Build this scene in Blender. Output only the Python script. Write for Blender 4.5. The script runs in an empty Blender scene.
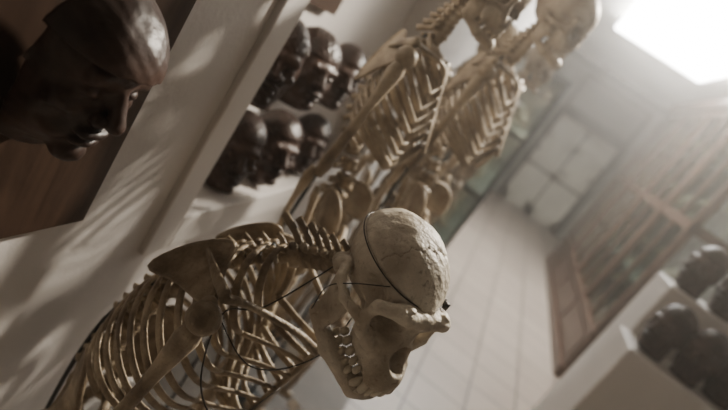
import bpy, math, random
import numpy as np
from mathutils import Vector, Matrix
random.seed(4)
EYE=1.5
# ------------------------------------------------------------ materials
def newmat(name):
    m=bpy.data.materials.new(name); m.use_nodes=True
    nt=m.node_tree; b=nt.nodes['Principled BSDF']
    return m,nt,b
def noisy(name,c1,c2,scale=8,rough=.6,bump=.2,bscale=60,detail=6,c3=None,dist=.01,spec=.4,metal=0,stain=0,stc=(.25,.17,.10),sscale=5,crevice=0):
    m,nt,b=newmat(name)
    tc=nt.nodes.new('ShaderNodeTexCoord')
    n=nt.nodes.new('ShaderNodeTexNoise'); n.inputs['Scale'].default_value=scale; n.inputs['Detail'].default_value=detail
    nt.links.new(tc.outputs['Object'],n.inputs['Vector'])
    r=nt.nodes.new('ShaderNodeValToRGB'); r.color_ramp.elements[0].position=.35; r.color_ramp.elements[1].position=.65
    r.color_ramp.elements[0].color=(*c1,1); r.color_ramp.elements[1].color=(*c2,1)
    if c3:
        e=r.color_ramp.elements.new(.5); e.color=(*c3,1)
    nt.links.new(n.outputs['Fac'],r.inputs['Fac']); col=r.outputs['Color']
    def mixin(fac,col):
        mx=nt.nodes.new('ShaderNodeMix'); mx.data_type='RGBA'; mx.inputs['B'].default_value=(*stc,1)
        nt.links.new(fac,mx.inputs['Factor']); nt.links.new(col,mx.inputs['A']); return mx.outputs['Result']
    if stain:
        for sc_,lo,hi,am in ((sscale,.46,.66,stain),(sscale*22,.56,.70,stain*.9)):
            n3=nt.nodes.new('ShaderNodeTexNoise'); n3.inputs['Scale'].default_value=sc_; n3.inputs['Detail'].default_value=9; n3.inputs['Roughness'].default_value=.65; n3.inputs['Distortion'].default_value=.8
            nt.links.new(tc.outputs['Object'],n3.inputs['Vector'])
            r3=nt.nodes.new('ShaderNodeMapRange'); r3.inputs[1].default_value=lo; r3.inputs[2].default_value=hi; r3.inputs[4].default_value=am
            nt.links.new(n3.outputs['Fac'],r3.inputs[0]); col=mixin(r3.outputs[0],col)
    if crevice:   # dark tone mixed into concave areas of the bone by pointiness
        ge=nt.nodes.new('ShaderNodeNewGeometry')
        r4=nt.nodes.new('ShaderNodeMapRange'); r4.inputs[1].default_value=.50; r4.inputs[2].default_value=.455; r4.inputs[3].default_value=0; r4.inputs[4].default_value=crevice
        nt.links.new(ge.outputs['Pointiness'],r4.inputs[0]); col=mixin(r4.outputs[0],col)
    nt.links.new(col,b.inputs['Base Color'])
    b.inputs['Roughness'].default_value=rough; b.inputs['Metallic'].default_value=metal
    b.inputs['Specular IOR Level'].default_value=spec
    if bump:
        n2=nt.nodes.new('ShaderNodeTexNoise'); n2.inputs['Scale'].default_value=bscale; n2.inputs['Detail'].default_value=5
        nt.links.new(tc.outputs['Object'],n2.inputs['Vector'])
        bp=nt.nodes.new('ShaderNodeBump'); bp.inputs['Strength'].default_value=bump; bp.inputs['Distance'].default_value=dist
        nt.links.new(n2.outputs['Fac'],bp.inputs['Height']); nt.links.new(bp.outputs['Normal'],b.inputs['Normal'])
    return m
M_skull=noisy('bone_skull',(.40,.335,.245),(.76,.69,.56),14,.5,.6,110,8,(.60,.53,.42),.006,stain=.65,stc=(.19,.135,.085),crevice=.9)
M_bone=noisy('bone_gorilla',(.18,.133,.085),(.49,.40,.28),16,.5,.55,120,7,(.35,.28,.19),.006,stain=.6,stc=(.085,.056,.034),sscale=8,crevice=.7)
M_bone2=noisy('bone_human',(.20,.15,.10),(.54,.45,.33),12,.5,.3,100,6,(.41,.33,.235),.004,stain=.55,stc=(.10,.07,.042),sscale=7,crevice=.7)
M_teeth=noisy('teeth',(.42,.36,.26),(.70,.63,.50),40,.3,.05)
M_cast=noisy('cast_plaster_dark',(.026,.0150,.0115),(.068,.038,.028),14,.42,.35,40,6,None,.006)
M_wall=noisy('plaster_wall',(.62,.585,.555),(.68,.645,.61),3,.75,.28,90,3,None,.004)
M_white=noisy('painted_white',(.66,.63,.60),(.74,.705,.67),4,.5,.08,60,3,None,.003)
M_ceil=noisy('ceiling_paint',(.8,.79,.76),(.85,.84,.8),3,.8,.1)
M_green=noisy('green_grey_wall',(.22,.23,.195),(.29,.30,.26),1.5,.6,.1)
M_doorp=noisy('door_paint',(.50,.47,.385),(.60,.57,.47),3,.45,.1)
M_dframe=noisy('door_frame_paint',(.05,.042,.032),(.09,.075,.056),5,.5,.1)
M_metal=noisy('dark_metal',(.03,.035,.035),(.07,.075,.075),9,.4,.05,metal=.6)
M_wire=noisy('wire',(.02,.018,.015),(.05,.045,.04),20,.4,0,metal=.7)
M_plat=noisy('platform_grey',(.12,.105,.09),(.17,.15,.125),5,.6,.1)
M_inner=noisy('cabinet_lining',(.07,.072,.06),(.12,.12,.10),5,.7,.1)
def woodmat(name,c1,c2):
    m,nt,b=newmat(name)
    tc=nt.nodes.new('ShaderNodeTexCoord'); mp=nt.nodes.new('ShaderNodeMapping'); mp.inputs['Scale'].default_value=(14,14,1.6)
    n=nt.nodes.new('ShaderNodeTexNoise'); n.inputs['Scale'].default_value=3; n.inputs['Detail'].default_value=8; n.inputs['Distortion'].default_value=1.2
    r=nt.nodes.new('ShaderNodeValToRGB'); r.color_ramp.elements[0].position=.3; r.color_ramp.elements[1].position=.7
    r.color_ramp.elements[0].color=(*c1,1); r.color_ramp.elements[1].color=(*c2,1)
    nt.links.new(tc.outputs['Object'],mp.inputs['Vector']); nt.links.new(mp.outputs['Vector'],n.inputs['Vector'])
    nt.links.new(n.outputs['Fac'],r.inputs['Fac']); nt.links.new(r.outputs['Color'],b.inputs['Base Color'])
    b.inputs['Roughness'].default_value=.38
    return m
M_wood=woodmat('vitrine_wood',(.035,.019,.012),(.105,.058,.037))
M_board=woodmat('board_wood',(.032,.018,.012),(.065,.038,.025))
def tilemat():
    m,nt,b=newmat('floor_tiles')
    tc=nt.nodes.new('ShaderNodeTexCoord'); br=nt.nodes.new('ShaderNodeTexBrick')
    br.offset=0; br.squash=1
    br.inputs['Scale'].default_value=1; br.inputs['Brick Width'].default_value=.33; br.inputs['Row Height'].default_value=.33
    br.inputs['Mortar Size'].default_value=.008; br.inputs['Mortar Smooth'].default_value=.2
    br.inputs['Color1'].default_value=(.46,.39,.325,1); br.inputs['Color2'].default_value=(.39,.325,.27,1); br.inputs['Mortar'].default_value=(.13,.105,.085,1)
    nt.links.new(tc.outputs['Object'],br.inputs['Vector'])
    n=nt.nodes.new('ShaderNodeTexNoise'); n.inputs['Scale'].default_value=5; n.inputs['Detail'].default_value=6
    nt.links.new(tc.outputs['Object'],n.inputs['Vector'])
    mx=nt.nodes.new('ShaderNodeMix'); mx.data_type='RGBA'; mx.blend_type='MULTIPLY'; mx.inputs['Factor'].default_value=.3
    nt.links.new(br.outputs['Color'],mx.inputs['A']); nt.links.new(n.outputs['Fac'],mx.inputs['B'])
    nt.links.new(mx.outputs['Result'],b.inputs['Base Color']); b.inputs['Roughness'].default_value=.42
    return m
M_tile=tilemat()
def glassmat():
    m,nt,b=newmat('cabinet_glass'); nt.nodes.remove(b)
    out=nt.nodes['Material Output']; t=nt.nodes.new('ShaderNodeBsdfTransparent'); t.inputs['Color'].default_value=(.86,.92,.89,1)
    g=nt.nodes.new('ShaderNodeBsdfGlossy'); g.inputs['Roughness'].default_value=.06
    mx=nt.nodes.new('ShaderNodeMixShader'); mx.inputs[0].default_value=.16
    nt.links.new(t.outputs[0],mx.inputs[1]); nt.links.new(g.outputs[0],mx.inputs[2]); nt.links.new(mx.outputs[0],out.inputs['Surface'])
    return m
M_glass=glassmat()
def emis(name,c,s):
    m,nt,b=newmat(name); b.inputs['Base Color'].default_value=(*c,1); b.inputs['Emission Color'].default_value=(*c,1); b.inputs['Emission Strength'].default_value=s
    return m
M_lamp=emis('diffuser_glow',(1,.97,.92),27)

# ------------------------------------------------------------ mesh builder
def cr(pts,n):
    P=[np.array(p,float) for p in pts]
    if len(P)==2: return [P[0]+(P[1]-P[0])*i/n for i in range(n+1)]
    P=[2*P[0]-P[1]]+P+[2*P[-1]-P[-2]]; out=[]; segs=len(P)-3
    for k in range(n+1):
        u=k/n*segs; i=min(int(u),segs-1); t=u-i
        a,b,c,d=P[i:i+4]
        out.append(.5*((2*b)+(c-a)*t+(2*a-5*b+4*c-d)*t*t+(3*b-a-3*c+d)*t**3))
    return out
def nrm(v):
    v=np.array(v,float); l=np.linalg.norm(v); return v/l if l>1e-9 else v
class MB:
    def __init__(s): s.V=[]; s.F=[]
    def add(s,V,F):
        o=len(s.V); s.V.extend([tuple(map(float,v)) for v in V]); s.F.extend([tuple(i+o for i in f) for f in F])
    def box(s,x0,x1,y0,y1,z0,z1):
        s.add([(x0,y0,z0),(x1,y0,z0),(x1,y1,z0),(x0,y1,z0),(x0,y0,z1),(x1,y0,z1),(x1,y1,z1),(x0,y1,z1)],
              [(0,3,2,1),(4,5,6,7),(0,1,5,4),(1,2,6,5),(2,3,7,6),(3,0,4,7)])
    def tube(s,pts,ra,rb=None,ref=(0,0,1),n=8,k=None):
        k=k or max(3,len(pts)*3); P=cr(pts,k) if k else pts
        def R(r):
            if r is None: return None
            if np.isscalar(r): return [r]*(k+1)
            return list(np.interp(np.linspace(0,1,k+1),np.linspace(0,1,len(r)),r))
        A=R(ra); B=R(rb) or A; V=[];F=[]; ref=np.array(ref,float)
        for i,p in enumerate(P):
            t=nrm(P[min(i+1,k)]-P[max(i-1,0)])
            r=ref if abs(np.dot(nrm(ref),t))<.97 else np.array([.3,1,.2])
            n1=nrm(r-np.dot(r,t)*t); n2=np.cross(t,n1)
            for j in range(n):
                a=2*math.pi*j/n; V.append(p+n1*A[i]*math.cos(a)+n2*B[i]*math.sin(a))
        for i in range(k):
            for j in range(n):
                F.append((i*n+j,i*n+(j+1)%n,(i+1)*n+(j+1)%n,(i+1)*n+j))
        F.append(tuple(range(n))[::-1]); F.append(tuple(k*n+j for j in range(n)))
        s.add(V,F)
    def ball(s,c,r,nu=12,nv=8,axes=None):
        r=(r,r,r) if np.isscalar(r) else r; c=np.array(c,float)
        ax=axes if axes is not None else np.eye(3)
        V=[c+ax[2]*r[2]]; F=[]
        for i in range(1,nv):
            th=math.pi*i/nv
            for j in range(nu):
                a=2*math.pi*j/nu
                V.append(c+ax[0]*r[0]*math.sin(th)*math.cos(a)+ax[1]*r[1]*math.sin(th)*math.sin(a)+ax[2]*r[2]*math.cos(th))
        V.append(c-ax[2]*r[2])
        for j in range(nu): F.append((0,1+j,1+(j+1)%nu))
        for i in range(nv-2):
            for j in range(nu):
                a=1+i*nu; F.append((a+j,a+nu+j,a+nu+(j+1)%nu,a+(j+1)%nu))
        L=len(V)-1; a=1+(nv-2)*nu
        for j in range(nu): F.append((L,a+(j+1)%nu,a+j))
        s.add(V,F)
    def longbone(s,a,b,r,bow=(0,0,0),e1=1.9,e2=2.0,n=10):
        a=np.array(a,float); b=np.array(b,float); m=(a+b)/2+np.array(bow)
        s.tube([a,m,b],[r*e1*.6,r*e1,r*e1*.75,r*1.05,r*.92,r*.92,r,r*1.1,r*e2*.75,r*e2,r*e2*.6],
               [r*e1*.5,r*e1*.85,r*e1*.7,r,r*.9,r*.9,r,r*1.05,r*e2*.55,r*e2*.65,r*e2*.45],ref=(0,1,0),n=n,k=20)
    def plate(s,outline,centre,th,rim):
        O=[np.array(o,float) for o in outline]; c=np.array(centre,float); m=len(O)
        nn=np.zeros(3)
        for i in range(m): nn+=np.cross(O[i]-c,O[(i+1)%m]-c)
        nn=nrm(nn)
        O=cr(O+[O[0]],m*4)[:-1]; m=len(O)
        V=[];F=[]
        for sgn in (1,-1):
            o=len(V); V.append(c+nn*sgn*th*.3)
            for f in (.5,1.):
                for p in O: V.append(c+(p-c)*f+nn*sgn*th*(.5 if f<1 else 1)*.8)
            for i in range(m):
                j=(i+1)%m
                q=[(o,o+1+i,o+1+j),(o+1+i,o+1+m+i,o+1+m+j,o+1+j)]
                F+= q if sgn>0 else [t[::-1] for t in q]
        s.add(V,F)
        s.tube(O+[O[0]],rim,n=6,k=m)
    def obj(s,name,mat,parent=None,smooth=True):
        me=bpy.data.meshes.new(name); me.from_pydata(s.V,[],s.F); me.update()
        if smooth: me.polygons.foreach_set('use_smooth',[True]*len(me.polygons))
        me.materials.append(mat)
        o=bpy.data.objects.new(name,me); bpy.context.scene.collection.objects.link(o)
        if parent: o.parent=parent
        return o
def empty(name,loc=(0,0,0)):
    e=bpy.data.objects.new(name,None); e.empty_display_size=.1; e.location=loc; bpy.context.scene.collection.objects.link(e); return e

# ------------------------------------------------------------ SDF modelling
class Grid:
    def __init__(s,lo,hi,h):
        s.lo=np.array(lo,np.float32); s.h=h
        ax=[np.arange(lo[i],hi[i],h,dtype=np.float32) for i in range(3)]
        s.X,s.Y,s.Z=np.meshgrid(*ax,indexing='ij')
    def ell(s,c,r):
        x=s.X-c[0];y=s.Y-c[1];z=s.Z-c[2]
        k0=np.sqrt((x/r[0])**2+(y/r[1])**2+(z/r[2])**2); k1=np.sqrt((x/r[0]**2)**2+(y/r[1]**2)**2+(z/r[2]**2)**2)+1e-6
        return k0*(k0-1)/k1
    def cap(s,a,b,ra,rb=None):
        rb=ra if rb is None else rb; a=np.array(a,float); d=np.array(b,float)-a; l2=float((d*d).sum())
        x=s.X-a[0];y=s.Y-a[1];z=s.Z-a[2]
        t=np.clip((x*d[0]+y*d[1]+z*d[2])/l2,0,1)
        return np.sqrt((x-t*d[0])**2+(y-t*d[1])**2+(z-t*d[2])**2)-(ra+(rb-ra)*t)
def smin(a,b,k):
    h=np.clip(.5+.5*(b-a)/k,0,1); return b+(a-b)*h-k*h*(1-h)
def smax(a,b,k): return -smin(-a,-b,k)
def nets(g,D):
    D=D.astype(np.float32); nx,ny,nz=D.shape
    C=[(0,0,0),(1,0,0),(0,1,0),(1,1,0),(0,0,1),(1,0,1),(0,1,1),(1,1,1)]
    E=[(0,1),(2,3),(4,5),(6,7),(0,2),(1,3),(4,6),(5,7),(0,4),(1,5),(2,6),(3,7)]
    sl=lambda c: D[c[0]:nx-1+c[0],c[1]:ny-1+c[1],c[2]:nz-1+c[2]]
    cnt=np.zeros((nx-1,ny-1,nz-1),np.float32); S=[np.zeros_like(cnt) for _ in range(3)]
    for a,b in E:
        v0=sl(C[a]);v1=sl(C[b]); m=(v0<0)!=(v1<0); t=np.where(m,v0/np.where(m,v0-v1,1),0)
        cnt+=m
        for k in range(3): S[k]+=np.where(m,C[a][k]+t*(C[b][k]-C[a][k]),0)
    act=cnt>0; idx=-np.ones(cnt.shape,np.int64); idx[act]=np.arange(act.sum())
    I=np.argwhere(act); c=cnt[act]
    V=np.stack([S[k][act]/c+I[:,k] for k in range(3)],1)*g.h+g.lo
    ins=D<0; F=[]
    e=np.argwhere(ins[:-1,1:-1,1:-1]!=ins[1:,1:-1,1:-1])+[0,1,1]
    def emit(e,f,cells):
        q=np.stack([idx[tuple((e+np.array(o)).T)] for o in cells],1); q[~f]=q[~f][:,::-1]; F.append(q)
    emit(e,ins[tuple(e.T)],[(0,-1,-1),(0,0,-1),(0,0,0),(0,-1,0)])
    e=np.argwhere(ins[1:-1,:-1,1:-1]!=ins[1:-1,1:,1:-1])+[1,0,1]
    emit(e,ins[tuple(e.T)],[(-1,0,-1),(-1,0,0),(0,0,0),(0,0,-1)])
    e=np.argwhere(ins[1:-1,1:-1,:-1]!=ins[1:-1,1:-1,1:])+[1,1,0]
    emit(e,ins[tuple(e.T)],[(-1,-1,0),(0,-1,0),(0,0,0),(-1,0,0)])
    return V,np.concatenate(F)
def sdfmesh(name,g,D,scale,mat):
    V,F=nets(g,D); me=bpy.data.meshes.new(name); me.from_pydata((V*scale).tolist(),[],F.tolist()); me.update()
    me.polygons.foreach_set('use_smooth',[True]*len(me.polygons)); me.materials.append(mat); return me

def ape_skull_mesh(h=.16):
    g=Grid((-9.5,-11.5,-15.5),(9.5,15,9),h)
    d=g.ell((0,-1,.6),(6.5,8.0,6.2))
    d=smin(d,g.ell((0,3.2,-.6),(4.6,5.2,4.0)),1.3)
    d=smin(d,g.ell((0,-2,-4),(4.2,5,2.6)),1.5)
    d=smin(d,g.cap((0,-8.2,-1.5),(0,-5,-4.2),1.6),1.5)
    for s in (-1,1):
        d=smin(d,g.cap((s*5.9,-2.5,-4.0),(s*4.4,-4.5,-5.2),1.2),1.0)
    d=smin(d,g.ell((0,5.6,-5),(3.9,4.4,4.4)),1.2)
    for s in (-1,1):
        d=smax(d,-g.ell((s*6.9,3.6,-1.9),(3.2,3.0,3.3)),.8)
        d=smax(d,-g.ell((s*6.2,3.0,-6.2),(2.9,3.4,3.0)),.8)
    for s in (-1,1):
        d=smin(d,g.cap((0,7.6,.6),(s*3.2,7.8,1.0),1.05,1.15),1.0)
        d=smin(d,g.cap((s*3.2,7.8,1.0),(s*6.1,6.2,-.2),1.15,.85),.7)
    d=smin(d,g.cap((0,6.5,-6.3),(0,9.9,-7.6),3.3,2.7),1.2)
    d=smin(d,g.cap((0,7.0,0),(0,8.2,-3.2),1.0,.9),.6)
    d=smin(d,g.cap((0,6,-8.2),(0,9.9,-8.5),3.1,2.6),1)
    for s in (-1,1):
        d=smax(d,-g.ell((s*3.5,8.8,-1.9),(2.3,4.8,2.15)),.4)
    for s in (-1,1):
        for a,b,r1,r2 in [((6.1,6.0,-.3),(6.4,6.1,-2.4),.8,.6),((6.4,6.1,-2.4),(5.7,6.7,-4.3),.65,.85),((5.7,6.7,-4.3),(3.2,7.3,-5.8),.9,1.2),
                          ((6.3,5.9,-3.4),(7.7,3,-3.8),.8,.6),((7.7,3,-3.8),(7.6,.2,-3.4),.55,.6),((7.6,.2,-3.4),(5.8,-2.2,-3.2),.65,.9)]:
            d=smin(d,g.cap((s*a[0],a[1],a[2]),(s*b[0],b[1],b[2]),r1,r2),.4)
    d=smax(d,-g.ell((0,10.6,-4.6),(1.45,2.6,1.75)),.4)
    for s in (-1,1): d=smin(d,g.cap((s*2.2,11.2,-8.6),(s*2.1,10.0,-5.8),.75,.5),.6)
    d=np.maximum(d,-9.2-g.Z)
    sa=g.Z-(1.6+.05*g.Y)
    d=d+.18*np.exp(-(sa/.16)**2)*(g.Z>-1)
    su=g.Y-(1.2+.25*np.sin(g.X*3.1)+.12*np.sin(g.X*8.3))
    d=d+.15*np.exp(-(su/.13)**2)*(g.Z>2.2)
    d=d+.09*np.sin(g.X*1.3+g.Y*.7)*np.sin(g.Z*1.1+g.Y*.9)+.04*np.sin(g.X*3.3+g.Z*2.1)*np.sin(g.Y*2.9-g.Z*1.7)
    m=g.ell((0,10.2,-12),(2.7,1.7,1.9))
    for s in (-1,1):
        m=smin(m,g.cap((s*1.6,10.2,-12.2),(s*4.0,5,-12.2),1.3,1.25),.8)
        m=smin(m,g.cap((s*4.0,5,-12.2),(s*5.4,-.1,-11.2),1.25,1.0),.8)
        m=smin(m,g.ell((s*5.5,1.1,-8.3),(.65,2.3,3.7)),.7)
        m=smin(m,g.cap((s*5.5,-.8,-7),(s*5.8,-1.3,-4.9),.7,.75),.5)
        m=smin(m,g.cap((s*5.5,2.8,-7),(s*5.7,2.9,-4.6),.5,.35),.5)
    m=m+.05*np.sin(g.X*2.1+g.Z*1.3)*np.sin(g.Y*1.9)
    d=np.minimum(d,m)
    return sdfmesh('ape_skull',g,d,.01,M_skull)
def human_skull_mesh(h=.3):
    g=Grid((-9,-12,-14.5),(9,11,9.5),h)
    d=g.ell((0,-1,1),(6.9,8.9,6.9))
    d=smin(d,g.ell((0,3,0),(5.5,5,5)),1.5)
    d=smin(d,g.ell((0,-2,-4),(4.2,5,2.5)),1.5)
    for s in (-1,1):
        d=smax(d,-g.ell((s*6.6,4.0,-3.8),(2.0,2.6,3.0)),.6)
        d=smin(d,g.cap((s*5.6,-1.5,-4.5),(s*5.2,-2,-6.8),1.2,.7),.8)
        d=smin(d,g.cap((0,7.3,-1.3),(s*5.2,6.2,-1.6),.75,.6),.8)
    d=smin(d,g.ell((0,4.8,-6),(4,3.6,4)),1.0)
    d=smin(d,g.cap((0,7.3,-2),(0,8.3,-4.2),.7,.5),.5)
    for s in (-1,1):
        d=smax(d,-g.ell((s*3.2,8.2,-3.1),(2.05,3.4,1.85)),.4)
        for a,b,r1,r2 in [((5.3,6.2,-1.6),(5.4,6,-4),.6,.7),((5.4,6,-4.4),(3.2,6.4,-6.2),.9,1),((5.4,5.7,-4.6),(6.7,2,-4.8),.7,.5),((6.7,2,-4.8),(6,-1,-4.4),.5,.6)]:
            d=smin(d,g.cap((s*a[0],a[1],a[2]),(s*b[0],b[1],b[2]),r1,r2),.5)
    d=smax(d,-g.ell((0,8.6,-6),(1.15,2.2,1.6)),.3)
    d=np.maximum(d,-8.9-g.Z)
    m=g.ell((0,7.2,-11.6),(2.3,1.2,1.5))
    for s in (-1,1):
        m=smin(m,g.cap((s*1.4,7.3,-11.6),(s*3.6,4,-11.4),1.1,1.05),.8)
        m=smin(m,g.cap((s*3.6,4,-11.4),(s*4.9,-.4,-10),1.05,.9),.8)
        m=smin(m,g.ell((s*5.1,.5,-7.8),(.55,1.8,2.9)),.6)
        m=smin(m,g.cap((s*5.1,-.4,-7),(s*5.3,-.8,-5.3),.6,.6),.5)
        for i in range(6):
            yy=7.6-i*1.3; xx=.6+i*.62
            d=smin(d,g.ell((s*xx,yy,-9.2),(.42,.45,.8)),.1); m=smin(m,g.ell((s*xx,yy-.3,-10.3),(.4,.43,.7)),.1)
    d=np.minimum(d,m)
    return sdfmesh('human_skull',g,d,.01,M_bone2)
def cast_mesh(v,h=.26,back=-3.5,brim=0):
    rnd=random.Random(v*7+1); w=1+rnd.uniform(-.08,.10); ln=1+rnd.uniform(-.08,.12); nz=rnd.uniform(-.4,.9); lip=rnd.uniform(0,.6); chk=rnd.uniform(-.5,.7); hair=v%2==1 and not brim
    g=Grid((-10.5,back-.8,-14),(10.5,13,13.5),h)
    d=g.ell((0,-1,2.2),(7.2*w,8.6,8.8))
    d=smin(d,g.ell((0,1.8,-3.2),(6.0*w,6.8,8*ln)),2)
    d=smin(d,g.ell((0,1.2,-7),(5.3*w,5.9,3.8)),1.5)
    d=smin(d,g.cap((-3.6,7.0,2.5),(3.6,7.0,2.5),1.2),1.2)
    for s in (-1,1):
        d=smax(d,-g.ell((s*3.1,9.4,.4),(2.0,2.4,1.35)),.7)
        d=smin(d,g.ell((s*3.1,6.5,.3),(1.5,1.35,.9)),.3)
        d=smin(d,g.ell((s*(4.2+chk*.3),5.4+chk,-2.2),(1.9,1.8,1.6)),1.2)
        d=smax(d,-g.ell((s*5.0,6.8,-5.4),(1.8,1.8,2.2)),1.0)
        d=smin(d,g.ell((s*7.0*w,-.6,-.3),(.9,1.9,3.2)),.5)
    d=smin(d,g.cap((0,7.6,2),(0,9.6+nz,-2),.75,1.15),.7)
    for s in (-1,1): d=smin(d,g.ell((s*1.4,8.6+nz*.5,-2.4),(1.1,1.15,.95)),.4)
    d=smin(d,g.ell((0,8.1+lip,-4.9),(2.6,1.4,.8)),.3)
    d=smin(d,g.ell((0,7.8+lip,-6.5),(2.3,1.4,.9)),.3)
    d=smax(d,-g.ell((0,9.6+lip,-5.7),(2.8,1.1,.28)),.25)
    d=smax(d,-g.ell((0,9.3,-7.6),(2.2,1.5,.6)),.6)
    d=smin(d,g.ell((0,7.2,-9.2),(2.3,1.8,1.7)),.9)
    if hair:
        capd=np.maximum(g.ell((0,-1.4,3.0),(8.0*w,8.8,9.2)),5.2-g.Z)
        capd=capd+.22*np.sin(g.X*2.6)*np.sin(g.Y*2.4)*np.sin(g.Z*2.5)
        d=smin(d,capd,.9)
    else:
        capd=np.maximum(g.ell((0,-1.2+brim,3.2),((8.2 if brim else 7.6)*w,(9.6 if brim else 9.1)+brim,8.2 if brim else 8.8)),(4.0 if brim else 5.6)+.05*(g.Y)-g.Z)
        d=smin(d,capd,.35 if brim else .9)
    d=smin(d,g.cap((0,-1,-8),(0,-1.5,-14),5.2,5.8),1.6)
    d=d+.12*np.sin(g.X*.9+v)*np.sin(g.Z*.8)*np.cos(g.Y*1.1)+.04*np.sin(g.X*2.9+v)*np.sin(g.Z*3.1)
    d=smax(d,-12.3-g.Z,.4); d=smax(d,back-g.Y,.4)
    return sdfmesh('cast_%d'%v,g,d,.01,M_cast)

# ------------------------------------------------------------ skeletons
def vertebra(mb,p,T,V,L,s,sp=1.0,tr=1.0):
    p=np.array(p); mb.tube([p-T*s*.75,p,p+T*s*.75],[s*1.08,s*.85,s*1.08],ref=V,n=8,k=4)
    mb.tube([p-V*s*.7,p-V*s*1.9+T*s*.4,p-V*s*(1.3+1.5*sp)+T*s*(.4+.7*sp)],[s*.5,s*.38,s*.46],[s*.35,s*.22,s*.3],ref=T,n=6,k=5)
    for q in (-1,1):
        mb.tube([p-V*s*.6,p-V*s*.9+L*q*s*1.2*tr,p-V*s*1.3+L*q*s*1.9*tr],[s*.45,s*.3,s*.38],ref=T,n=6,k=4)
        mb.ball(p-V*s*.95+L*q*s*.6-T*s*.6,s*.42,6,5)
def ribcage(mb,S,Ts,Vs,L,w,d,drop,st_top,st_bot,nster,rr,asym=0):
    st_top=np.array(st_top);st_bot=np.array(st_bot); n=len(S); cart=MB(); rnd=random.Random(3)
    for i in range(n):
        T,V,p=Ts[i],Vs[i],S[i]
        float_=i>=n-2
        for q in (-1,1):
            pts=[]; amax=math.radians(100 if float_ else 152); jj=rnd.uniform(-.006,.006)
            for k in range(9):
                a=amax*k/8
                x=-math.cos(a)*d[i]*.52+d[i]*.42
                y=math.sin(a)**.85*w[i] if a>0 else 0
                dr=(drop+jj)*(a/math.pi)**1.2*(.7+.5*min(i,8)/8)
                pts.append(p+V*x+L*q*(y+.008)+T*dr)
            mb.tube(pts,[rr*1.0,rr*1.15,rr*1.2,rr*1.2,rr*1.3],[rr*.6,rr*.5,rr*.45,rr*.45,rr*.5],ref=T,n=7,k=22)
            if not float_:
                f=min(i,nster-1)/(nster-1); e=st_top+(st_bot-st_top)*f
                a=np.array(pts[-1]); mid=(a+e)/2+(T*.015 if i>4 else 0)
                cart.tube([a,mid,e+L*q*.012],[rr*1.1,rr*.9],[rr*.6,rr*.55],ref=T,n=6,k=8)
    ax=nrm(st_bot-st_top); 
    mb.tube([st_top-ax*.03,st_top,st_top+(st_bot-st_top)*.25,st_top+(st_bot-st_top)*.6,st_bot,st_bot+ax*.03],
            [.022,.03,.014,.019,.017,.006],[.006]*6,ref=L,n=8,k=18)
    mb.add(cart.V,cart.F)
def scapula(mb,glen,sup,inf,acr,sc=1.0):
    glen,sup,inf,acr=map(np.array,(glen,sup,inf,acr))
    mid=(glen+sup+inf)/3
    b=(sup+inf)/2+(mid-glen)*.25
    mb.plate([glen,(glen+sup)/2,sup,b,inf,(glen+inf)/2+(mid-glen)*.15],mid,.002*sc,.0034*sc)
    mb.ball(glen,(.012*sc,.014*sc,.017*sc))
    root=sup*.7+inf*.3
    nn=nrm(np.cross(sup-glen,inf-glen)); 
    if np.dot(nn,acr-mid)<0: nn=-nn
    mb.tube([root,(root+acr)/2+nn*.006,acr],[.004*sc,.009*sc,.012*sc],[.003*sc,.003*sc,.005*sc],n=6,k=8)
def hand(mb,w,dirn,lat,fwd,sc=1.0,curl=.35,foot=False):
    w=np.array(w,float); d=nrm(dirn); l=nrm(lat); f=nrm(fwd)
    for i in range(4):
        for j in range(2): mb.ball(w+d*(.008+.013*j)*sc+l*(i-1.5)*.012*sc,.0085*sc,7,5)
    ml=[.062,.066,.060,.054]; pl=[(.040,.024,.018),(.044,.028,.019),(.041,.026,.018),(.032,.019,.016)]
    for i in range(4):
        p=w+d*.028*sc+l*(i-1.5)*.013*sc; q=p+d*ml[i]*sc+l*(i-1.5)*.008*sc
        mb.longbone(p,q,.0032*sc,e1=1.7,e2=1.8,n=6); ang=curl*.4
        for k,sg in enumerate(pl[i]):
            dd=nrm(d*math.cos(ang)+f*math.sin(ang)+l*(i-1.5)*.07); p2=q+dd*.003*sc; q2=p2+dd*sg*sc*(.6 if foot else 1)
            mb.longbone(p2,q2,.0027*sc*(1-.12*k),e1=1.6,e2=1.4,n=6); q=q2; ang+=curl
    p=w+d*.02*sc-l*.024*sc; dd=nrm(d*.8-l*(.15 if foot else .6)+f*.3)
    for sg in (.045,.031,.022):
        q=p+dd*sg*sc; mb.longbone(p,q,.0036*sc,e1=1.6,e2=1.5,n=6); p=q+dd*.003*sc

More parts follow.
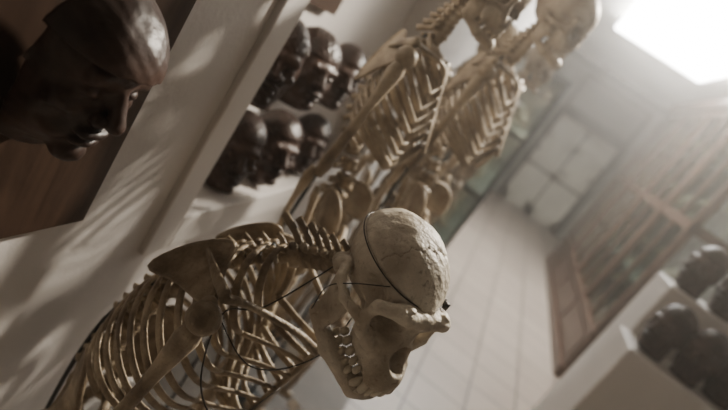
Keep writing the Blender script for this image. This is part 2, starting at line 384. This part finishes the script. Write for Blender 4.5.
def skeleton(name,M,P,matb,skullme,skullM,skmat=None):
    root=empty(name)
    L=np.array([0,1,0.])
    sp=cr(P['spine'],120)
    seg=[0]+list(np.cumsum([np.linalg.norm(sp[i+1]-sp[i]) for i in range(120)])); tot=seg[-1]
    def at(f):
        s_=f*tot; i=min(max(np.searchsorted(seg,s_)-1,0),119); t=(s_-seg[i])/(seg[i+1]-seg[i]+1e-9)
        p=sp[i]+(sp[i+1]-sp[i])*t; T=nrm(sp[min(i+3,120)]-sp[max(i-3,0)]); V=nrm(np.cross(L,T)*-1)
        if V[0]<0: V=-V
        return p,T,V
    fc,ft=P['fc'],P['ft']; nC,nT,nL=7,P['nT'],P['nL']
    mb=MB(); s0=P['vs']
    for i in range(nC):
        p,T,V=at(fc*(i+.3)/nC); vertebra(mb,p,T,V,L,s0*P.get('cs',.62)*(1+.06*i),P['csp']*(1+.25*i),.9)
    S=[];Ts=[];Vs=[]
    for i in range(nT):
        p,T,V=at(fc+ft*(i+.5)/nT); vertebra(mb,p,T,V,L,s0*(.8+.02*i),1.0,1.0); S.append(p+V*(-.008));Ts.append(T);Vs.append(V)
    for i in range(nL):
        p,T,V=at(fc+ft+(1-fc-ft)*(i+.5)/nL); vertebra(mb,p,T,V,L,s0*(1.12+.03*i),.5,1.3)
    p,T,V=at(1.0); sc=s0/.016
    mb.tube([p-T*.01,p+T*.05*sc-V*.015,p+T*.10*sc-V*.01,p+T*.13*sc+V*.01],[.045*sc,.04*sc,.02*sc,.006],[.02*sc,.016*sc,.009*sc,.004],ref=L,n=10,k=10)
    o1=mb.obj('spine',matb,root)
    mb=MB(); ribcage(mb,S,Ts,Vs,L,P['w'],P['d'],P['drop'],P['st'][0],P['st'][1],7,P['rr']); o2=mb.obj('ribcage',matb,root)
    objs=[o1,o2]
    for q,key in ((-1,'right'),(1,'left')):
        A=P[key]; mb=MB()
        scapula(mb,A['glen'],A['sup'],A['inf'],A['acr'],P['bs'])
        a=np.array(P['st'][0]); c=np.array(A['acr'])
        mb.tube([a+L*q*.02,a*.6+c*.4+np.array([.015,0,.008]),a*.25+c*.75+np.array([-.008,0,.006]),c],[.0075*P['bs'],.0055*P['bs'],.005*P['bs'],.007*P['bs']],n=8,k=12)
        sh,el,wr=map(np.array,(A['sh'],A['el'],A['wr']))
        mb.ball(sh+nrm(sh-el)*.005,(.023*P['bs'],.023*P['bs'],.022*P['bs']))
        mb.longbone(sh,el,.0105*P['bs'],e1=1.9,e2=2.0)
        off=np.array([.012,0,0])*P['bs']; dn=nrm(wr-el)
        mb.longbone(el+dn*.02+off,wr,.0065*P['bs'],bow=(.014*P['bs'],q*.012,0),e1=1.6,e2=1.9)
        mb.longbone(el-dn*.012-off,wr-off*1.4,.0062*P['bs'],bow=(-.016*P['bs'],0,0),e1=2.2,e2=1.3)
        hand(mb,wr+dn*.008,A.get('hd',dn),A.get('hl',(1,0,0)),(0,-q,0),P['bs']*P.get('hs',1),P.get('curl',.3))
        objs.append(mb.obj(key+'_arm',matb,root))
        mb=MB(); hip,kn,an=map(np.array,(A['hip'],A['kn'],A['an']))
        mb.ball(hip,.024*P['bs']); tr=hip+np.array([0,q*.045,-.02])*P['bs']
        mb.tube([hip,tr],[.011*P['bs'],.013*P['bs']],n=8,k=4)
        mb.longbone(tr,kn,.0125*P['bs'],bow=(.012,0,0),e1=1.7,e2=2.4)
        mb.ball(kn+np.array([.028,0,.012])*P['bs'],(.012,.019,.02))
        dn=nrm(an-kn); mb.longbone(kn+dn*.03,an,.011*P['bs'],e1=2.3,e2=1.7)
        mb.longbone(kn+dn*.04+L*q*.028,an+L*q*.024,.0055*P['bs'],e1=1.6,e2=1.7)
        mb.tube([an+np.array([-.045,0,-.035]),an+np.array([-.01,0,-.02]),an+np.array([.03,0,-.02])],[.017,.02,.014],n=8,k=6)
        hand(mb,an+np.array([.035,0,-.03]),(1,0,-.12),(0,q,0),(0,0,-1),1.0,.05,True)
        objs.append(mb.obj(key+'_leg',matb,root))
    mb=MB(); pc=at(1.0)[0]; T=at(1.0)[1]; V=at(1.0)[2]; k=P['pel']
    for q in (-1,1):
        h=np.array(P['right' if q<0 else 'left']['hip'])
        si=pc+T*.02+L*q*.045*k['s']-V*.01
        crest=[si,pc-T*k['up']*.7+L*q*k['w']*.55-V*.01,pc-T*k['up']+L*q*k['w']*.85+V*.02,pc-T*k['up']*.6+L*q*k['w']+V*.06,pc+T*.02+L*q*k['w']*.85+V*.075,h+np.array([0,0,.03]),h*.6+si*.4]
        mb.plate(crest,sum(crest)/7+L*q*.012,.003,.006)
        pub=np.array([h[0]+.05,0,h[2]-.035])+L*(P['cy']+q*.012)
        isc=h+np.array([-.025,-q*.02,-.095])
        mb.tube([h,(h+pub)/2+np.array([.01,0,.01]),pub],[.016,.010,.011],n=8,k=8)
        mb.tube([h,h+np.array([-.03,-q*.01,-.05]),isc,(isc+pub)/2+np.array([0,0,-.02]),pub],[.018,.014,.015,.008,.009],n=8,k=14)
        mb.ball(h+L*(-q)*.012,(.03,.018,.03))
    objs.append(mb.obj('pelvis',matb,root))
    so=bpy.data.objects.new('skull',skullme); bpy.context.scene.collection.objects.link(so); so.parent=root; so.matrix_local=skullM
    mb=MB(); p=at(fc+ft+.05)[0]; b=P['base']; pp=at(fc+.02)[0]
    mb.tube([(b[0],b[1],b[2]),(b[0],b[1],b[2]+.02)],[.07,.06],n=20,k=2)
    mb.tube([(b[0],b[1],b[2]),(b[0],b[1],p[2]),tuple(pp-np.array([.03,0,0]))],.005,n=8,k=20)
    objs.append(mb.obj('mounting_rod',M_metal,root))
    root.matrix_world=M
    return root,at
def basis(f,up=(0,0,1)):
    f=nrm(f); up=nrm(np.array(up)-np.dot(up,f)*f); r=np.cross(f,up); return r,f,up
def smat(pos,f,s,up=(0,0,1)):
    r,f,u=basis(f,up); M=Matrix(((r[0]*s,f[0]*s,u[0]*s,pos[0]),(r[1]*s,f[1]*s,u[1]*s,pos[1]),(r[2]*s,f[2]*s,u[2]*s,pos[2]),(0,0,0,1))); return M

PLAT=-1.44; PT=-1.46
cy=.88
G=dict(spine=[(-.075,.835,-.34),(-.12,.855,-.37),(-.185,cy,-.415),(-.27,cy,-.49),(-.345,cy,-.61),(-.385,cy,-.75),(-.40,cy,-.87)],
  fc=.22,ft=.60,nT=13,nL=4,vs=.0175,csp=.6,cs=.88,cy=cy,
  w=[.06,.09,.112,.13,.143,.153,.16,.165,.168,.168,.163,.15,.12],
  d=[.11,.15,.185,.21,.23,.245,.25,.25,.245,.235,.21,.17,.12],drop=.075,rr=.0068,
  st=[(-.055,cy,-.525),(-.10,cy,-.76)],bs=1.25,hs=1.1,curl=.7,pel=dict(s=1.1,up=.12,w=.155),base=(-.44,cy,PT),
  right=dict(glen=(-.225,.725,-.505),sup=(-.27,.80,-.43),inf=(-.365,.775,-.55),acr=(-.205,.715,-.465),sh=(-.215,.705,-.515),el=(-.255,.655,-.88),wr=(-.20,.64,-1.18),hd=(.15,0,-1),hip=(-.40,.79,-1.0),kn=(-.27,.74,-1.2),an=(-.38,.75,-1.37)),
  left=dict(glen=(-.225,1.035,-.505),sup=(-.27,.96,-.43),inf=(-.365,.985,-.55),acr=(-.205,1.045,-.465),sh=(-.215,1.055,-.515),el=(-.20,1.08,-.88),wr=(-.14,1.09,-1.18),hd=(.15,0,-1),hip=(-.40,.97,-1.0),kn=(-.27,1.02,-1.2),an=(-.38,1.01,-1.37)))
apeme=ape_skull_mesh()
F_=(.72,-.56,-.26)
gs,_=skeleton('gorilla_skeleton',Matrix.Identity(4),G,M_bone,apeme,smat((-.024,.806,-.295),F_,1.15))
sk=[o for o in bpy.data.objects if o.name.startswith('skull')][0]
mb=MB()
for s in (-1,1):
    for x,y,r,l in [(.5,12.3,.45,1.0),(1.35,12.0,.42,.9),(3.0,9.4,.5,.8),(3.1,8.2,.55,.8),(3.2,6.8,.62,.8),(3.2,5.3,.62,.8),(3.1,3.9,.58,.75)]:
        mb.ball((s*x*.01,y*.01,-.0935),(r*.01,r*.0105,l*.01),8,6)
        mb.ball((s*x*.0102,(y-.7)*.01,-.1075),(r*.0092,r*.01,l*.01),8,6)
    mb.tube([(s*.0225,.114,-.088),(s*.025,.1165,-.101),(s*.026,.114,-.113)],[.0068,.0055,.001],n=8,k=8)
    mb.tube([(s*.023,.102,-.115),(s*.0225,.1045,-.10),(s*.022,.104,-.091)],[.0066,.005,.001],n=8,k=8)
t=mb.obj('teeth',M_teeth,sk)
mb=MB(); ring=[]
for k in range(49):
    a=2*math.pi*k/48; y=-.010+.0815*math.cos(a); z=.016+.05*y; q=math.sqrt(max(0,1-((z-.006)/.062)**2))
    ring.append((.0665*q*math.sin(a)*1.01,-.010+.0815*q*math.cos(a)*1.01,z))
mb.tube(ring,.0009,n=5,k=96)
mb.ball((-.045,.055,.019),(.005,.005,.005),8,6)
mb.tube([(-.042,.052,.018),(-.047,.060,.020)],[.0055,.0055],n=8,k=2)
for s in (-1,1):
    mb.tube([(s*.055,.045,.018),(s*.076,.02,-.02),(s*.078,.0,-.06),(s*.064,.0,-.11)],.0008,n=5,k=16)
mb.obj('cranial_wire',M_wire,sk)
mb=MB()
mb.tube([(-.10,.84,-.33),(-.16,.78,-.47),(-.20,.73,-.50),(-.16,.70,-.60),(-.10,.74,-.66),(-.07,.85,-.62)],.0014,n=5,k=40)
mb.tube([(-.22,.72,-.49),(-.12,.745,-.55),(-.05,.80,-.50),(-.04,.83,-.40)],.0012,n=5,k=30)
mb.obj('articulation_wire',M_wire,gs)

def human(name,loc,yaw,s,skyaw=0,nod=-.1):
    H=dict(spine=[(-.02,0,1.555),(-.03,0,1.49),(-.035,0,1.43),(-.07,0,1.33),(-.085,0,1.23),(-.06,0,1.12),(-.025,0,1.03),(-.03,0,.965)],
      fc=.17,ft=.47,nT=12,nL=5,vs=.0175,csp=.6,cs=.72,cy=0,
      w=[.05,.085,.105,.118,.127,.132,.135,.135,.132,.126,.112,.09],
      d=[.08,.115,.14,.16,.172,.18,.185,.185,.18,.165,.13,.09],drop=.10,rr=.0068,
      st=[(.03,0,1.385),(.085,0,1.23)],bs=1.12,curl=.25,pel=dict(s=1.0,up=.06,w=.135),base=(-.10,0,-.02/s))
    for q,key in ((-1,'right'),(1,'left')):
        H[key]=dict(glen=(-.035,q*.155,1.375),sup=(-.095,q*.075,1.415),inf=(-.125,q*.085,1.265),acr=(-.03,q*.17,1.41),sh=(-.03,q*.175,1.37),el=(-.045,q*.205,1.06),wr=(.0,q*.215,.81),
            hip=(.0,q*.088,.905),kn=(.01,q*.085,.50),an=(-.02,q*.085,.085))
    f=(math.cos(skyaw),math.sin(skyaw),nod)
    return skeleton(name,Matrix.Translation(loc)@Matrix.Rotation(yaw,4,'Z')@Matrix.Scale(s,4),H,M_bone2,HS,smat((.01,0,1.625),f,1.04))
HS=human_skull_mesh()
human('human_skeleton',(-.265,1.375,PLAT),.0,1.015)
human('human_skeleton',(-.125,1.78,PLAT),-.15,1.07,-.2)
human('human_skeleton',(-.29,2.28,PLAT),-.3,.985,-.5)
human('human_skeleton',(-.16,3.1,PLAT),-.2,1.04,-.3)

# ------------------------------------------------------------ head casts
casts=[cast_mesh(v,.28) for v in range(5)]
cf=cast_mesh(7,.2,1.0,brim=.8)
def cast(me,pos,f,s):
    o=bpy.data.objects.new('head_cast',me); bpy.context.scene.collection.objects.link(o); o.matrix_world=smat(pos,f,s); return o
cast(cf,(-.495,.572,-.24),(.97,0,-.24),1.04)
NB=-.71
k=0
for z,ys in ((-.53,(1.42,1.66,1.95)),(-.245,(1.34,1.58,1.86))):
    for y in ys:
        a=math.radians(-44+12*math.sin(k*1.9)); cast(casts[(k*2)%5],(NB+.092,y,z),(math.cos(a),math.sin(a),.06),.98+.04*math.sin(k*2.3)); k+=1
k=6
for x,y,z,f in [(.985,2.56,-.53,(-.75,-.65,0)),(1.145,2.54,-.53,(-.6,-.8,0)),(1.31,2.57,-.53,(-.7,-.6,0)),(1.47,2.56,-.53,(-.5,-.8,0)),
                (1.03,2.85,-.25,(-.8,-.5,0)),(1.19,2.83,-.25,(-.7,-.7,0)),(1.36,2.86,-.25,(-.5,-.8,0)),(1.53,2.85,-.25,(-.6,-.8,0))]:
    cast(casts[k%5],(x,y,z+.1235*1.06),f,1.06); k+=1

# ------------------------------------------------------------ room shell
XL,XR,Y0,Y1,ZF,ZC=-.55,1.9,-1.2,11.0,-1.5,1.4
mb=MB(); mb.box(XL-.3,XR+.2,Y0-.2,Y1+.2,ZF-.1,ZF); mb.obj('floor',M_tile,smooth=False)
mb=MB(); mb.box(XL-.3,XR+.2,Y0-.2,Y1+.2,ZC,ZC+.1); mb.obj('ceiling',M_ceil,smooth=False)
ny0,ny1,nz0,nz1=1.17,2.50,-.66,.55
mb=MB()
mb.box(NB,XL,Y0,ny0,ZF,ZC); mb.box(NB,XL,ny1,Y1,ZF,ZC); mb.box(NB,XL,ny0,ny1,ZF,nz0); mb.box(NB,XL,ny0,ny1,nz1,ZC)
mb.box(NB-.05,NB,Y0,Y1,ZF,ZC); mb.obj('wall_left',M_wall,smooth=False)
mb=MB(); mb.box(XR,XR+.1,Y0,Y1,ZF,ZC); mb.obj('wall_right',M_wall,smooth=False)
mb=MB(); mb.box(NB-.05,XR+.1,Y1,Y1+.1,ZF,ZC); mb.obj('wall_back',M_green,smooth=False)
mb=MB(); mb.box(NB-.05,XR+.1,Y0-.1,Y0,ZF,ZC); mb.obj('wall_front',M_plat,smooth=False)
mb=MB(); fw=.095; e=.016
mb.box(XL-.001,XL+e,ny0-fw,ny0,nz0-fw,nz1+fw); mb.box(XL-.001,XL+e,ny1,ny1+fw,nz0-fw,nz1+fw)
mb.box(XL-.001,XL+e,ny0,ny1,nz0-fw,nz0); mb.box(XL-.001,XL+e,ny0,ny1,nz1,nz1+fw)
o=mb.obj('trim_1',M_white,smooth=False)
bv=o.modifiers.new('b','BEVEL'); bv.width=.004; bv.segments=2
mb=MB(); mb.box(NB,NB+.03,1.42,1.69,-.085,-.03); mb.obj('wooden_label',M_board,smooth=False)
mb=MB(); mb.box(XL,XL+.02,.10,.80,-.585,.62); o=mb.obj('mounting_board',M_board,smooth=False)
mb=MB(); mb.box(XL,XL+.015,Y0,Y1,ZF,ZF+.09); mb.obj('baseboard_left',M_white,smooth=False)
mb=MB(); mb.box(XL,XR,Y1-.06,Y1,ZC-.12,ZC); mb.obj('trim_2',M_dframe,smooth=False)
mb=MB(); mb.box(XL+.02,.10,.30,4.2,ZF,PT); mb.obj('display_platform',M_plat,smooth=False)
# door
D=empty('door_1'); mb=MB(); dx0,dx1,dz=.34,1.5,.38
mb.box(dx0-.13,dx0,Y1-.07,Y1,ZF,dz+.13); mb.box(dx1,dx1+.13,Y1-.07,Y1,ZF,dz+.13); mb.box(dx0,dx1,Y1-.07,Y1,dz,dz+.13); mb.obj('frame',M_dframe,D,False)
mb=MB()
xm=(dx0+dx1)/2
for a,b in ((dx0,xm-.018),(xm+.018,dx1)):
    mb.box(a,b,Y1-.03,Y1-.005,ZF+.01,dz)
    for z0,z1 in ((ZF+.01,ZF+.2),(-.72,-.6),(-.1,.0),(dz-.12,dz)): mb.box(a,b,Y1-.05,Y1-.03,z0,z1)
    mb.box(a,a+.09,Y1-.05,Y1-.03,ZF+.01,dz); mb.box(b-.09,b,Y1-.05,Y1-.03,ZF+.01,dz)
mb.obj('leaves',M_doorp,D,False)
mb=MB(); mb.box(xm-.018,xm+.018,Y1-.04,Y1-.01,ZF,dz); mb.box(dx0,dx1,Y1-.055,Y1-.05,-.68,-.64)
for x in (dx0+.01,dx1-.05): mb.box(x,x+.04,Y1-.06,Y1-.05,-.4,-.3)
mb.tube([(xm+.05,Y1-.05,-.5),(xm+.05,Y1-.1,-.5),(xm+.16,Y1-.1,-.5)],.012,n=8,k=8); mb.obj('hardware',M_dframe,D,False)
mb=MB(); mb.box(dx0-.09,dx1+.09,Y1-.03,Y1,dz+.2,ZC-.25); 
mb.obj('transom_panel',M_green,D,False)
mb=MB()
for z in (dz+.14,ZC-.25): mb.box(dx0-.09,dx1+.09,Y1-.05,Y1,z,z+.06)
for x in (dx0-.09,dx1+.03): mb.box(x,x+.06,Y1-.05,Y1,dz+.2,ZC-.2)
mb.obj('transom_frame',M_dframe,D,False)

# right vitrine
W=empty('museum_vitrine'); vx0,vx1,vy0,vy1,vz=1.34,1.89,4.45,8.3,1.15
mb=MB(); mb.box(vx0-.03,vx1,vy0-.03,vy1,ZF,ZF+.10); mb.box(vx0,vx1,vy0,vy1,ZF+.1,ZF+.42); mb.box(vx0-.02,vx1,vy0-.02,vy1,ZF+.42,ZF+.47)
mb.box(vx0-.04,vx1,vy0-.04,vy1,vz-.1,vz); mb.box(vx0,vx1,vy0,vy1,vz-.18,vz-.1)
mb.box(vx1-.02,vx1,vy0,vy1,ZF+.47,vz-.18)
n=4; ys=[vy0+(vy1-vy0)*i/n for i in range(n+1)]
for i,y in enumerate(ys):
    a=.055; mb.box(vx0-.01,vx0+.05,max(y-a,vy0),min(y+a,vy1),ZF+.47,vz-.18)
for i in range(n):
    ym=(ys[i]+ys[i+1])/2; mb.box(vx0+.005,vx0+.04,ym-.022,ym+.022,ZF+.47,vz-.18)
mb.box(vx0,vx0+.045,vy0,vy1,-.03,.05); 
mb.box(vx1-.05,vx1,vy0,vy0+.05,ZF+.47,vz-.18); mb.box(vx0,vx1,vy0,vy0+.04,-.03,.05)
for i in range(n): mb.box(vx0-.012,vx0,ys[i]+.07,ys[i+1]-.07,ZF+.16,ZF+.38)
mb.obj('wood_carcass',M_wood,W,False)
mb=MB(); mb.box(vx0+.02,vx0+.024,vy0,vy1,ZF+.47,vz-.18); mb.box(vx0,vx1,vy0+.02,vy0+.024,ZF+.47,vz-.18); mb.obj('glass_panes',M_glass,W,False)
mb=MB(); mb.box(vx0+.06,vx1-.03,vy0+.06,vy1-.02,-.6,-.585); mb.box(vx0+.06,vx1-.03,vy0+.06,vy1-.02,.0,.015); mb.box(vx0+.06,vx1-.03,vy0+.06,vy1-.02,.5,.512); mb.box(vx1-.03,vx1-.021,vy0+.06,vy1-.02,ZF+.5,vz-.2); mb.obj('shelves',M_inner,W,False)
mb=MB()
for zb in (ZF+.47,-.585,.015,.512):
    y=vy0+.25
    while y<vy1-.2:
        hh=random.uniform(.12,.3); r=random.uniform(.05,.09); x=1.62
        mb.tube([(x,y,zb),(x,y,zb+.02)],[r*.9,r*.8],n=12,k=2)
        mb.tube([(x,y,zb),(x+.01,y,zb+hh*.6),(x-.02,y+.02,zb+hh*.75)],.012,n=6,k=6)
        mb.ball((x-.03,y,zb+hh),(r,r*.7,r*.75)); mb.ball((x-.03-r*.9,y,zb+hh-r*.3),(r*.5,r*.4,r*.35))
        y+=random.uniform(.4,.7)
mb.obj('mounted_specimens',M_bone,W)

# far left metal cabinet
C=empty('glass_display_case'); cx0,cx1,cy0,cy1,cz=XL+.02,.06,4.5,8.6,.35
mb=MB()
for y in np.linspace(cy0,cy1-.04,5):
    for x in (cx0,cx1-.035): mb.box(x,x+.035,y,y+.035,ZF,cz)
for z in (ZF+.12,-.75,-.2,cz-.03):
    for x in (cx0,cx1-.035): mb.box(x,x+.035,cy0,cy1,z,z+.03)
    mb.box(cx0,cx1,cy0,cy0+.03,z,z+.03); mb.box(cx0,cx1,cy1-.03,cy1,z,z+.03)
mb.box(cx0,cx1,cy0,cy1,cz,cz+.02); mb.box(cx0,cx0+.01,cy0,cy1,ZF+.1,cz)
mb.obj('metal_frame',M_metal,C,False)
mb=MB(); mb.box(cx1-.02,cx1-.016,cy0,cy1,ZF+.14,cz-.03); mb.box(cx0,cx1,cy0+.012,cy0+.016,ZF+.14,cz-.03); mb.obj('glass_panes',M_glass,C,False)
mb=MB()
for z in (ZF+.15,-.72,-.17): mb.box(cx0+.01,cx1-.04,cy0+.04,cy1-.04,z,z+.01)
mb.obj('shelves',M_inner,C,False)
mb=MB()
for z in (ZF+.16,-.71,-.16):
    y=cy0+.2
    while y<cy1-.2:
        r=random.uniform(.05,.08); mb.ball((-.2,y,z+r*1.4+.03),(r*1.2,r,r)); mb.tube([(-.2,y,z),(-.2,y,z+r)],[.05,.02],n=8,k=3); mb.ball((-.2+r*1.1,y,z+r+.03),(r*.6,r*.6,r*.5)); y+=.45
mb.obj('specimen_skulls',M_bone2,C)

# right plinth, stepped
Pn=empty('stepped_plinth'); mb=MB(); mb.box(.88,1.88,2.43,2.72,ZF,-.53); o=mb.obj('lower_tier',M_white,Pn,False); b=o.modifiers.new('b','BEVEL'); b.width=.006
mb=MB(); mb.box(.93,1.88,2.72,2.99,ZF,-.25); o=mb.obj('upper_tier',M_white,Pn,False); b=o.modifiers.new('b','BEVEL'); b.width=.006

# ------------------------------------------------------------ light sources
def light(kind,name,loc,energy,color,**kw):
    l=bpy.data.lights.new(name,kind); l.energy=energy; l.color=color
    for a,b in kw.items():
        if a!='target': setattr(l,a,b)
    o=bpy.data.objects.new(name,l); o.location=loc; bpy.context.scene.collection.objects.link(o)
    if 'target' in kw:
        o.rotation_euler=(Vector(kw['target'])-Vector(loc)).to_track_quat('-Z','Y').to_euler()
    return o
SKY=empty('ceiling_light_box')
mb=MB(); mb.box(.08,1.15,4.4,6.9,1.27,1.30); o=mb.obj('diffuser',M_lamp,SKY,False); b=o.modifiers.new('b','BEVEL'); b.width=.012
mb=MB()
for x in (.4,1.0):
    for y in (4.8,6.4): mb.tube([(x,y,1.30),(x,y,1.4)],.008,n=8,k=2)
mb.obj('hangers',M_metal,SKY)
light('SPOT','track_spot',(.72,2.95,1.28),760,(1,.90,.76),shadow_soft_size=.06,spot_size=math.radians(58),spot_blend=.8,target=(-.15,.95,-.25))

w=bpy.data.worlds.new('World'); bpy.context.scene.world=w; w.use_nodes=True; nt=w.node_tree
nt.nodes['Background'].inputs[0].default_value=(.8,.85,1,1); nt.nodes['Background'].inputs[1].default_value=.2
vs=nt.nodes.new('ShaderNodeVolumeScatter'); vs.inputs['Density'].default_value=.034; vs.inputs['Anisotropy'].default_value=.86; vs.inputs['Color'].default_value=(1,.96,.9,1)
nt.links.new(vs.outputs[0],nt.nodes['World Output'].inputs['Volume'])

# ------------------------------------------------------------ camera
f=559.; D_=nrm((-1064,1535,f)); Yc=nrm((171,-85,f)); Xc=np.cross(D_,Yc); Up=-D_
right=Vector((Xc[0],Yc[0],Up[0])); down=Vector((Xc[1],Yc[1],Up[1])); fwd=Vector((Xc[2],Yc[2],Up[2]))
cam=bpy.data.cameras.new('camera'); co=bpy.data.objects.new('camera',cam); bpy.context.scene.collection.objects.link(co)
R=Matrix((right,-down,-fwd)).transposed().to_4x4(); co.matrix_world=R
cam.sensor_width=36; cam.lens=36*f/728; cam.clip_start=.02
cam.dof.use_dof=True; cam.dof.focus_distance=.80; cam.dof.aperture_fstop=2.2
bpy.context.scene.camera=co
for o in bpy.data.objects:
    if o.parent is None: o.location.z+=EYE
